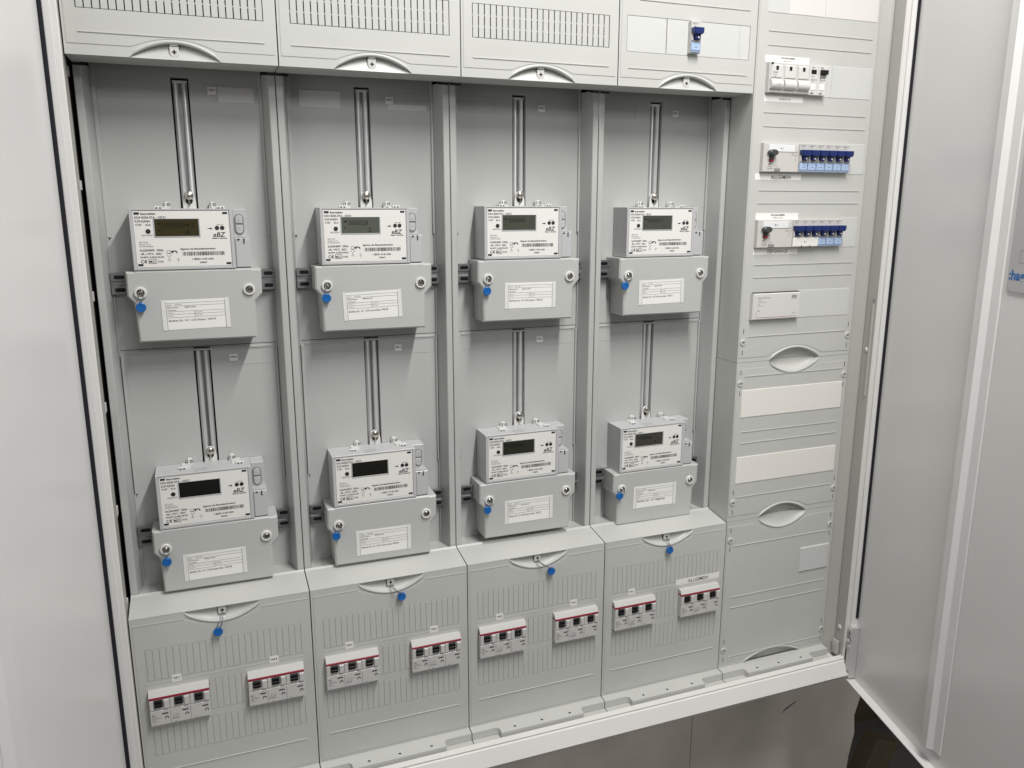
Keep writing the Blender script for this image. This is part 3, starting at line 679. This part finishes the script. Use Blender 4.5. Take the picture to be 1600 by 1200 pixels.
def seal(label, x, y, z, wire, tilt=0):
    """blue plastic seal: wire given relative to the seal centre"""
    T = thing('wire_seal', label, 'seal', (x, y, z), 'blue plastic wire seals')
    link('seal_body', sealm, T, rot=(tilt, 0, 0))
    mb = MB()
    def cr(P, n=5):
        P = [Vector(p) for p in P]; out = []
        for i in range(len(P)-1):
            a, b_, c, d = P[max(i-1, 0)], P[i], P[i+1], P[min(i+2, len(P)-1)]
            for k in range(n):
                t = k/n; out.append(tuple(.5*((2*b_)+(c-a)*t+(2*a-5*b_+4*c-d)*t*t+(3*b_-a-3*c+d)*t**3)))
        return out+[tuple(P[-1])]
    for w in wire: mb.tube(cr(w), .0006, 6)
    part('seal_wire', mb, ZINC, T, smooth=True)
    return T
sealpos = [(.0542, -.0492), (.0525, -.0475), (.0510, -.0485), (.0460, -.0465), (.0549, -.0477), (.0495, -.0453), (.0495, -.0446), (.0480, -.0403)]
slab = ['blue seal on the upper meter of the leftmost column', 'blue seal on the upper meter of the second column', 'blue seal on the upper meter of the third column', 'blue seal on the upper meter of the fourth column',
        'blue seal on the lower meter of the leftmost column', 'blue seal on the lower meter of the second column', 'blue seal on the lower meter of the third column', 'blue seal on the lower meter of the fourth column']
for q, (c, r, colr, dcol, rd, rd2, dx, dz, rot) in enumerate(spec):
    z0 = meters_z[(c, r)]
    T = thing('electricity_meter', mlab[q], 'electricity meter', (.25*c, 0, z0), 'electricity meters in two rows')
    for nm, me, kids in MP:
        o = link(nm, me, T)
        for kn, km in kids: link(kn, km, o)
    d = part('display', MB().box(.0800, .1356, .04755, .0492, .0449, .0679), screen('lcd_screen', colr), T)
    if rd or rd2:
        print_on(d, [(rd or ' ', .0900, .0568, .0098, 'LEFT', .006, .06, .98), (rd2 or ' ', .1185, .0468, .0095, 'LEFT', .01, .06)], .04742, mat('lcd_digits', dcol, .3), name='digits', extra=lambda m: (flat(m, .0835, .0885, .0606, .0632, .04742), flat(m, .0835, .0862, .0520, .0536, .04742)))
    for sx in (.0550, .1958):
        o = link('screw_boss', boss, T, (sx, 0, -.0302)); s_ = link('cover_screw', scw, o); link('screw_slot', scs, o); link('boss_recess', brc, o)
    # info sticker with ruled lines
    w, h = .0440, .0205
    st = part('info_sticker', MB().box(-w, w, -.0003, 0, -h, h, .0001), WHITE, T, (.1245+dx, .0467, -.0610+dz), rot=(0, math.radians(-rot), 0))
    for s in (-1, 1): part('tape_edge', MB().box(s*.0415-.0028, s*.0415+.0028, -.0006, -.00035, -h-.0006, h+.0006, .0001), mat('tape_edge_white', (.74, .74, .72), .25) if q == 0 and s < 0 else bpy.data.materials['tape_edge_white'], st)
    def ruled(m):
        y = -.00042; x0, x1 = -.0382, .0382
        for z in (.0165, .0125, .0048, .0008, -.0036): flat(m, x0, x1, z-.00018, z+.00018, y)
        flat(m, x0-.0002, x0+.0002, -h, .0180, y); flat(m, x1-.0002, x1+.0002, -h, .0180, y); flat(m, -.0022, -.0018, -.0036, .0048, y)
    print_on(st, [('Datum:', -.0370, .0138, .0021), ('10.05.2022', -.0272, .0138, .0021), ('Zählernummer:', -.0370, .0095, .0023, 'LEFT', .02), ('1EBZ010145343', -.0150, .0096, .0023, 'LEFT', .02), ('Takt-Impulse:', -.0370, .0060, .0021, 'LEFT', .02),
                  ('Wandler I:   -', -.0370, .0022, .0019), ('1', -.0168, .0022, .0019), ('Bezug kWh:', -.0010, .0022, .0019), ('Wandler U:', -.0370, -.0018, .0019), ('Einsp. kWh:', -.0010, -.0018, .0019)], -.00044, GREYP, extra=ruled, name='form_lines')
    print_on(st, [('Berliner Str. 14 / '+ad[q], -.0365, -.0092, .0040 if q < 7 else .0052, 'LEFT', .012, 0, {7: 1.02}.get(q, .95*38/(19+len(ad[q])) if len(ad[q]) > 19 else .98))], -.00044)
    # wire seal hanging from the left cover screw
    sx, sz = sealpos[q]; ex, ez = .0550-sx, -.0302-sz
    seal(slab[q], .25*c+sx, .0405, z0+sz, [[(-.001, 0, .006), (-.0015+ex*.2, -.001, .010), (ex-.003, .001, ez-.002), (ex-.001, .0015, ez+.001), (ex+.002, .0012, ez+.0005)],
                                            [(.001, 0, .006), (ex*.7+.002, -.0012, .011), (ex+.0035, .001, ez-.004), (ex+.0035, .0013, ez)]], tilt=.05)
for i, (x, z, lb) in enumerate(((.1168, .2580, 'blue seal hanging below the finger recess of the bottom left cover'), (.1392, .2640, 'blue seal hanging right of the recess middle on the second bottom cover'),
                                 (.1458, .2631, 'blue seal swung far right on the third bottom cover'), (.1260, .2643, 'blue seal close below the recess of the fourth bottom cover'))):
    tx, tz = .1247-x, .2830-z
    seal(lb, .25*i+x, -.0075, z, [[(-.001, 0, .0058), (tx*.35-.0020, -.004, tz*.55), (tx-.001, .002, tz*.92), (tx-.0005, .008, tz)], [(.001, 0, .0058), (tx*.45+.0025, -.005, tz*.5), (tx+.0022, .001, tz*.9), (tx+.0015, .008, tz)]], tilt=-.06)

# ------------------------------------------------------------------ three pole main breakers of the bottom row
def build_main_breaker():
    w, h, f = .0817, .0520, -.0115; out = []
    mb = MB(); mb.box(0, w, f, .012, 0, .0232, .0006)
    mb.prism([(0, .0234), (w, .0234), (w, .0412), (0, .0412)], f+.0012, .012)
    for k in range(3):
        x = k*.02725
        mb.box(x+.0195, x+.0268, f-.0022, f+.0011, .0262, .0402, .0010); mb.box(x+.0004, x+.0058, f-.0004, f+.0011, .0245, .0405, .0005)
    out.append(('body', mb.mesh('body', BREAKER), []))
    mb = MB(); mb.add([(0, f+.0004, .0448), (w, f+.0004, .0448), (w, f+.0045, h), (0, f+.0045, h), (0, .012, .0448), (w, .012, .0448), (w, .012, h), (0, .012, h)], [(0, 1, 2, 3), (3, 2, 6, 7), (0, 3, 7, 4), (1, 5, 6, 2), (4, 5, 1, 0)])
    out.append(('top_hood', mb.mesh('top_hood', BREAKER), []))
    out.append(('red_stripe', MB().box(0, w, f-.0003, .011, .0414, .0446, .0004).mesh('red_stripe', RED), []))
    tg = MB(); tg.box(.0004, .0114, f-.0016, f+.002, .0004, .0112, .0006); tg.box(.0010, .0108, f-.0032, f-.0017, .0015, .0060, .0006)
    tm_ = tg.mesh('toggle', BLACK)
    fr = MB()
    fr.box(-.0010, .0126, f+.0002, f+.0011, -.0026, -.0006, .0003)
    fm = fr.mesh('toggle_sill', BREAKER)
    pr = MB(); y = f-.00015
    v, fa = txt([('E203', .0024, .0160, .0022, 'LEFT', .03), ('SLS 35A', .0024, .0134, .0020), ('230/400V', .0024, .0110, .0018), ('50Hz', .0024, .0088, .0018), ('25kA', .0090, .0110, .0024), ('S751 Cs', .0024, .0062, .0022), ('L1', .0040, .0014, .0026), ('L2', .0322, .0014, .0026), ('L3', .0594, .0014, .0026)]); pr.add([(a, y, c) for a, _, c in v], fa)
    for k in range(3):
        x = .0160+k*.0272; flat(pr, x, x+.0082, .0168, .0188, y); pr.ring(x+.0060, .0108, .0014, .0026, y-.0001, y, 14, -.6, 3.9)
    for k in range(3): pr.tube([(.0300+k*.0032, y, .0080), (.0312+k*.0032, y, .0100), (.0322+k*.0032, y, .0145)], .00022, 4); pr.box(.0298+k*.0032, .0312+k*.0032, y-.0001, y, .0066, .0080)
    flat(pr, .0562, .0580, .0300, .0325, f-.0001); flat(pr, .0562, .0585, .0250, .0272, f-.0001)
    out.append(('printing', pr.mesh('printing', PRINT), []))
    for k in (1, 2): out.append(('pole_joint', MB().box(k*.02725-.0002, k*.02725+.0002, f-.0004, f-.00005, .0008, .0226).mesh('pole_joint', MGREY), []))
    return out, tm_, fm
MBP, TGM, SILL = build_main_breaker()
spots = [(0, .0162, 'three pole main breaker with red stripe, left one on the leftmost bottom cover'), (0, .1522, 'three pole main breaker with red stripe, right one on the leftmost bottom cover'), (1, .0172, 'three pole main breaker with red stripe, left one on the second bottom cover'), (1, .1526, 'three pole main breaker with red stripe, right one on the second bottom cover'),
         (2, .0176, 'three pole main breaker with red stripe, left one on the third bottom cover'), (2, .1530, 'three pole main breaker with red stripe, right one on the third bottom cover'), (3, .0176, 'three pole main breaker with red stripe, left neighbour of the one signed ALLGEMEIN'), (3, .1530, 'three pole main breaker under the wide sign ALLGEMEIN')]
proto = None
for c, x, lb in spots:
    if proto is None:
        T = proto = thing('main_breaker', lb, 'circuit breaker', (0, 0, 0), 'three pole main breakers of the bottom row')
        for nm, me, _ in MBP: link(nm, me, T)
        for k in range(3): t = link('toggle', TGM, T, (.0064+k*.02725, 0, .0285)); link('toggle_sill', SILL, t)
    else: T = tree_copy(proto); tag(T, lb, 'circuit breaker', 'three pole main breakers of the bottom row')
    T.location = (.25*c+x, 0, .1290)

# ------------------------------------------------------------------ modular devices of the right column
def build_mcb(window_label=True):
    w, h, f = .0177, .0465, -.0095; out = []
    mb = MB(); mb.box(.0001, w-.0001, f, .012, 0, h, .0004)
    mb.box(.0008, .0034, f-.0026, f-.0001, .0178, .0290, .0006); mb.box(w-.0030, w-.0006, f-.0026, f-.0001, .0178, .0290, .0006); mb.box(.0036, w-.0032, f-.0014, f-.0001, .0166, .0184, .0004)
    out.append(('body', mb.mesh('body', BREAKER), []))
    tg = MB(); tg.prism([(.0002, .0290), (.0034, .0262), (w-.0034, .0262), (w-.0002, .0290), (w-.0002, .0362), (.0002, .0362)], f-.0105, f-.0002, .0010)
    tg.prism([(.0046, .0192), (w-.0046, .0192), (w-.0040, .0264), (.0040, .0264)], f-.0060, f-.0001, .0006)
    dot = MB().disc(.0100, .0222, .0014, f-.0066, f-.0061, n=12)
    out.append(('toggle', tg.mesh('toggle', NAVY), [('toggle_mark', dot.mesh('toggle_mark', WHITE))]))
    if window_label:
        lb = MB(); lb.box(.0010, w-.0010, f-.0012, f-.0001, .0040, .0152, .0004)
        e = MB(); e.box(.0003, w-.0003, f-.0008, f-.0001, .0006, .0038, .0004); e.box(.0003, w-.0003, f-.0007, f-.0001, .0153, .0160)
        e.box(.0002, .0009, f-.0008, f-.0001, .0038, .0153); e.box(w-.0009, w-.0002, f-.0008, f-.0001, .0038, .0153)
        ln = MB(); flat(ln, .0062, .0118, .0080, .0087, f-.00135)
        out.append(('label_window', lb.mesh('label_window', LBLUE), [('label_edge', e.mesh('label_edge', LBLUE2)), ('label_line', ln.mesh('label_line', GREYP))]))
    pr = MB(); v, fa = txt([('B16', .0030, .0418, .0026, 'LEFT', .03), ('MBN116', .0070, .0420, .0018), ('6000', .0050, .0388, .0018)]); pr.add([(a, f-.00015, c) for a, _, c in v], fa); flat(pr, .0022, .0150, .0446, .0449, f-.00015)
    out.append(('printing', pr.mesh('printing', GREYP), []))
    return out
MCB, MCBX = build_mcb(), build_mcb(False)
def mcb(lb, x, z, group, kit=MCB):
    T = thing('circuit_breaker', lb, 'circuit breaker', (x, 0, z), group)
    for nm, me, kids in kit:
        o = link(nm, me, T)
        for kn, km in kids: link(kn, km, o)
    return T
nth = ['first', 'second', 'third', 'fourth', 'fifth', 'last']
for k in range(6): mcb(f'{nth[k]} blue toggle breaker of six, counted from the switch above the sign ALLGEMEIN', 1.0945+.0180*k, .9190, 'blue toggle breakers in the upper of the two blue rows')
for k in range(3): mcb(['blue toggle breaker right beside the wide cream label, lower blue row', 'middle one of the three blue labelled breakers in the lower blue row', 'rightmost breaker of the lower blue row above TIEFGARAGE'][k], 1.0925+.0180*(k+3), .7934, 'blue labelled breakers in the lower of the two blue rows')
T = thing('circuit_breaker', 'wide three toggle breaker with one cream label, right of the switch above TIEFGARAGE', 'circuit breaker', (1.0925, 0, .7934))
for k in range(3):
    for nm, me, kids in MCBX:
        o = link(nm, me, T, (.0180*k, 0, 0))
        for kn, km in kids: link(kn, km, o)
cl = part('card_cover', MB().prism([(-.0004, .0006), (.0520, .0006), (.0538, .0030), (.0538, .0162), (.0004, .0162)], -.0125, -.0097, .0008), CREAM, T); print_on(cl, [('F 1', .0255, .0072, .0044, 'CENTER', .02)], -.0127)
mb = MB()
for x in (.018, .036): mb.box(x-.0007, x+.0007, -.0127, -.0100, .0002, .0030)
part('card_clip', mb, BLACK, T)
mcb('single blue toggle breaker alone in the top row cover without slats', .75+.1205, ZT+.0530, None)
def rcd(lb, x, z, word):
    w, h, f = .0728, .0462, -.0095
    T = thing('residual_current_switch', lb, 'safety switch', (x, 0, z), 'dark lever safety switches')
    part('body', MB().box(0, w, f, .012, 0, h, .0006), BEIGE, T)
    c = part('label_card', MB().box(.0100, .0630, f-.0010, f-.0001, .0325, .0438, .0004), CARD, T); print_on(c, [(word, .0365, .0365, .0040, 'CENTER', .02)], f-.0012)
    part('card_end', MB().box(.0632, .0690, f-.0009, f-.0001, .0325, .0438, .0004), STRIP, T)
    mb = MB(); pts = [(.0150+.0086*math.cos(a), .0305+.0052*math.sin(a)) for a in [2*math.pi*i/20 for i in range(20)]]
    mb.prism(pts, f-.0105, f-.0020, .0016); lv = part('lever', mb, DGREY, T, smooth=True)
    part('lever_stem', MB().prism([(.0118, .0200), (.0182, .0200), (.0186, .0290), (.0112, .0290)], f-.0050, f-.0001, .0006), DGREY, lv); part('lever_foot', MB().box(.0118, .0184, f-.0044, f-.0001, .0160, .0199, .0006), DRED, lv)
    part('lever_guide', MB().box(.0085, .0108, f-.0020, f-.0001, .0200, .0300, .0006), WHITE, T)
    part('test_button', MB().box(.0235, .0350, f-.0014, f-.0001, .0004, .0060, .0005), MGREY, T)
    print_on(T, [('40A', .0100, .0108, .0032, 'LEFT', .02), ('CDA440D', .0100, .0075, .0020), ('I∆n 0,03A', .0100, .0040, .0024, 'LEFT', .02), ('Test', .0262, .0080, .0022), ('5SM3', .0580, .0285, .0020), ('N', .0650, .0235, .0024), ('B', .0650, .0190, .0028, 'LEFT', .02)], f-.00015, GREYP, extra=lambda m: (flat(m, .0560, .0715, .0272, .0275, f-.00015), flat(m, .0088, .0091, .0040, .0090, f-.00015)))
rcd('beige safety switch with dark lever above the sign ALLGEMEIN, right column', 1.0206, .9190, 'R 1'); rcd('beige safety switch with dark lever above the sign TIEFGARAGE', 1.0190, .7934, 'R 2')
# fuse switch
T = thing('fuse_switch', 'white three pole fuse switch with rounded flaps above the sign AUFZUG UV', 'fuse switch', (1.0216, 0, 1.0448))
w, h, f = .0810, .0465, -.0095
part('body', MB().box(0, w, f, .012, 0, h, .0006), BREAKER, T)
for k in range(3):
    x = .0012+k*.0268
    u = part('fuse_flap', MB().box(x+.0016, x+.0236, f-.0028, f-.0001, .0225, .0425, .0012), MODW, T); part('flap_slot', MB().box(x+.0098, x+.0148, f-.0031, f-.0029, .0345, .0408, .00005), BLACK, u)
    mb = MB(); pr = [(f-.0001, .0050), (f-.0030, .0052), (f-.0058, .0072), (f-.0074, .0110), (f-.0070, .0150), (f-.0050, .0190), (f-.0024, .0212), (f-.0001, .0214)]
    mb.extrude_x(pr, x, x+.0238); part('handle', mb, MODW, T, smooth=True)
    if k == 0:
        print_on(u, [('NEOZED', .0055, .0300, .0024, 'LEFT', .02), ('D02 63A', .0055, .0265, .0022), ('400V', .0075, .0238, .0020)], f-.0030, GREYP)
part('lock_pin', MB().box(.0030, .0052, f-.0040, f-.0001, .0432, .0460, .0003), BLACK, T)
print_on(T, [('L 1  35', .0105, .0105, .0026, 'LEFT', .02)], f-.0077, GREYP)
for k, lb in enumerate(('narrow white module with black window beside the fuse switch', 'outer narrow white module with wider black toggle')):
    T = thing('narrow_module', lb, 'module', (1.1030+.0179*k, 0, 1.0440)); w = .0176
    part('body', MB().box(0, w, f, .012, 0, .0468, .0005), MODW, T)
    part('toggle', MB().box(.0034, .0140 if k == 0 else .0172, f-(.0006 if k == 0 else .0050), f-.0001, .0330, .0400, .0005), BLACK, T)
    part('status_field', MB().box(.0040, .0130, f-.0008, f-.0001, .0080, .0175, .0004), WHITE, T)
    if k: part('switch_base', MB().box(.0030, .0148, f-.0012, f-.0001, .0275, .0328, .0004), MGREY, T)
    print_on(T, [('E219', .0040, .0425, .0026, 'LEFT', .02), ('1.8-0', .0030, .0022, .0030, 'LEFT', .06), ('AC', .0045, .0205, .0026), ('250V', .0035, .0285, .0024) if k == 0 else ('0-I', .0045, .0255, .0022)], f-.00095, PRINT, extra=lambda m: flat(m, .0020, .0150, .0240, .0245, f-.00095))
# control module
T = thing('control_module', 'wide plain white control module with a thin red corner line, below the sign TIEFGARAGE', 'module', (1.0192, 0, .6693)); f = -.0100
part('body', MB().box(0, .1000, f, .012, 0, .0460, .0016), MODW, T)
part('top_gap', MB().box(.002, .1000, f+.002, .012, .0462, .0472), BLACK, T)
print_on(T, [('Netzgerät  30V 320mA', .0100, .0375, .0027), ('TXA111', .0100, .0338, .0022), ('U=230V~', .0100, .0302, .0024), ('|  50 Hz', .0185, .0302, .0024), ('IP20', .0100, .0262, .0022), ('-5°C...45°C', .0100, .0228, .0024), ('KNX', .0095, .0150, .0022, 'LEFT', .03), ('N  L', .0850, .0085, .0038)], f-.00015, GREYP)
print_on(T, [('KNX', .0815, .0375, .0048, 'LEFT', .04)], f-.00015, GREYP, extra=lambda m: flat(m, .0800, .0920, .0352, .0362, f-.00015), name='module_mark')
mb = MB(); flat(mb, .0072, .0930, .0036, .0042, f-.00016); flat(mb, .0072, .0077, .0042, .0140, f-.00016); part('red_line', mb, RED, T)
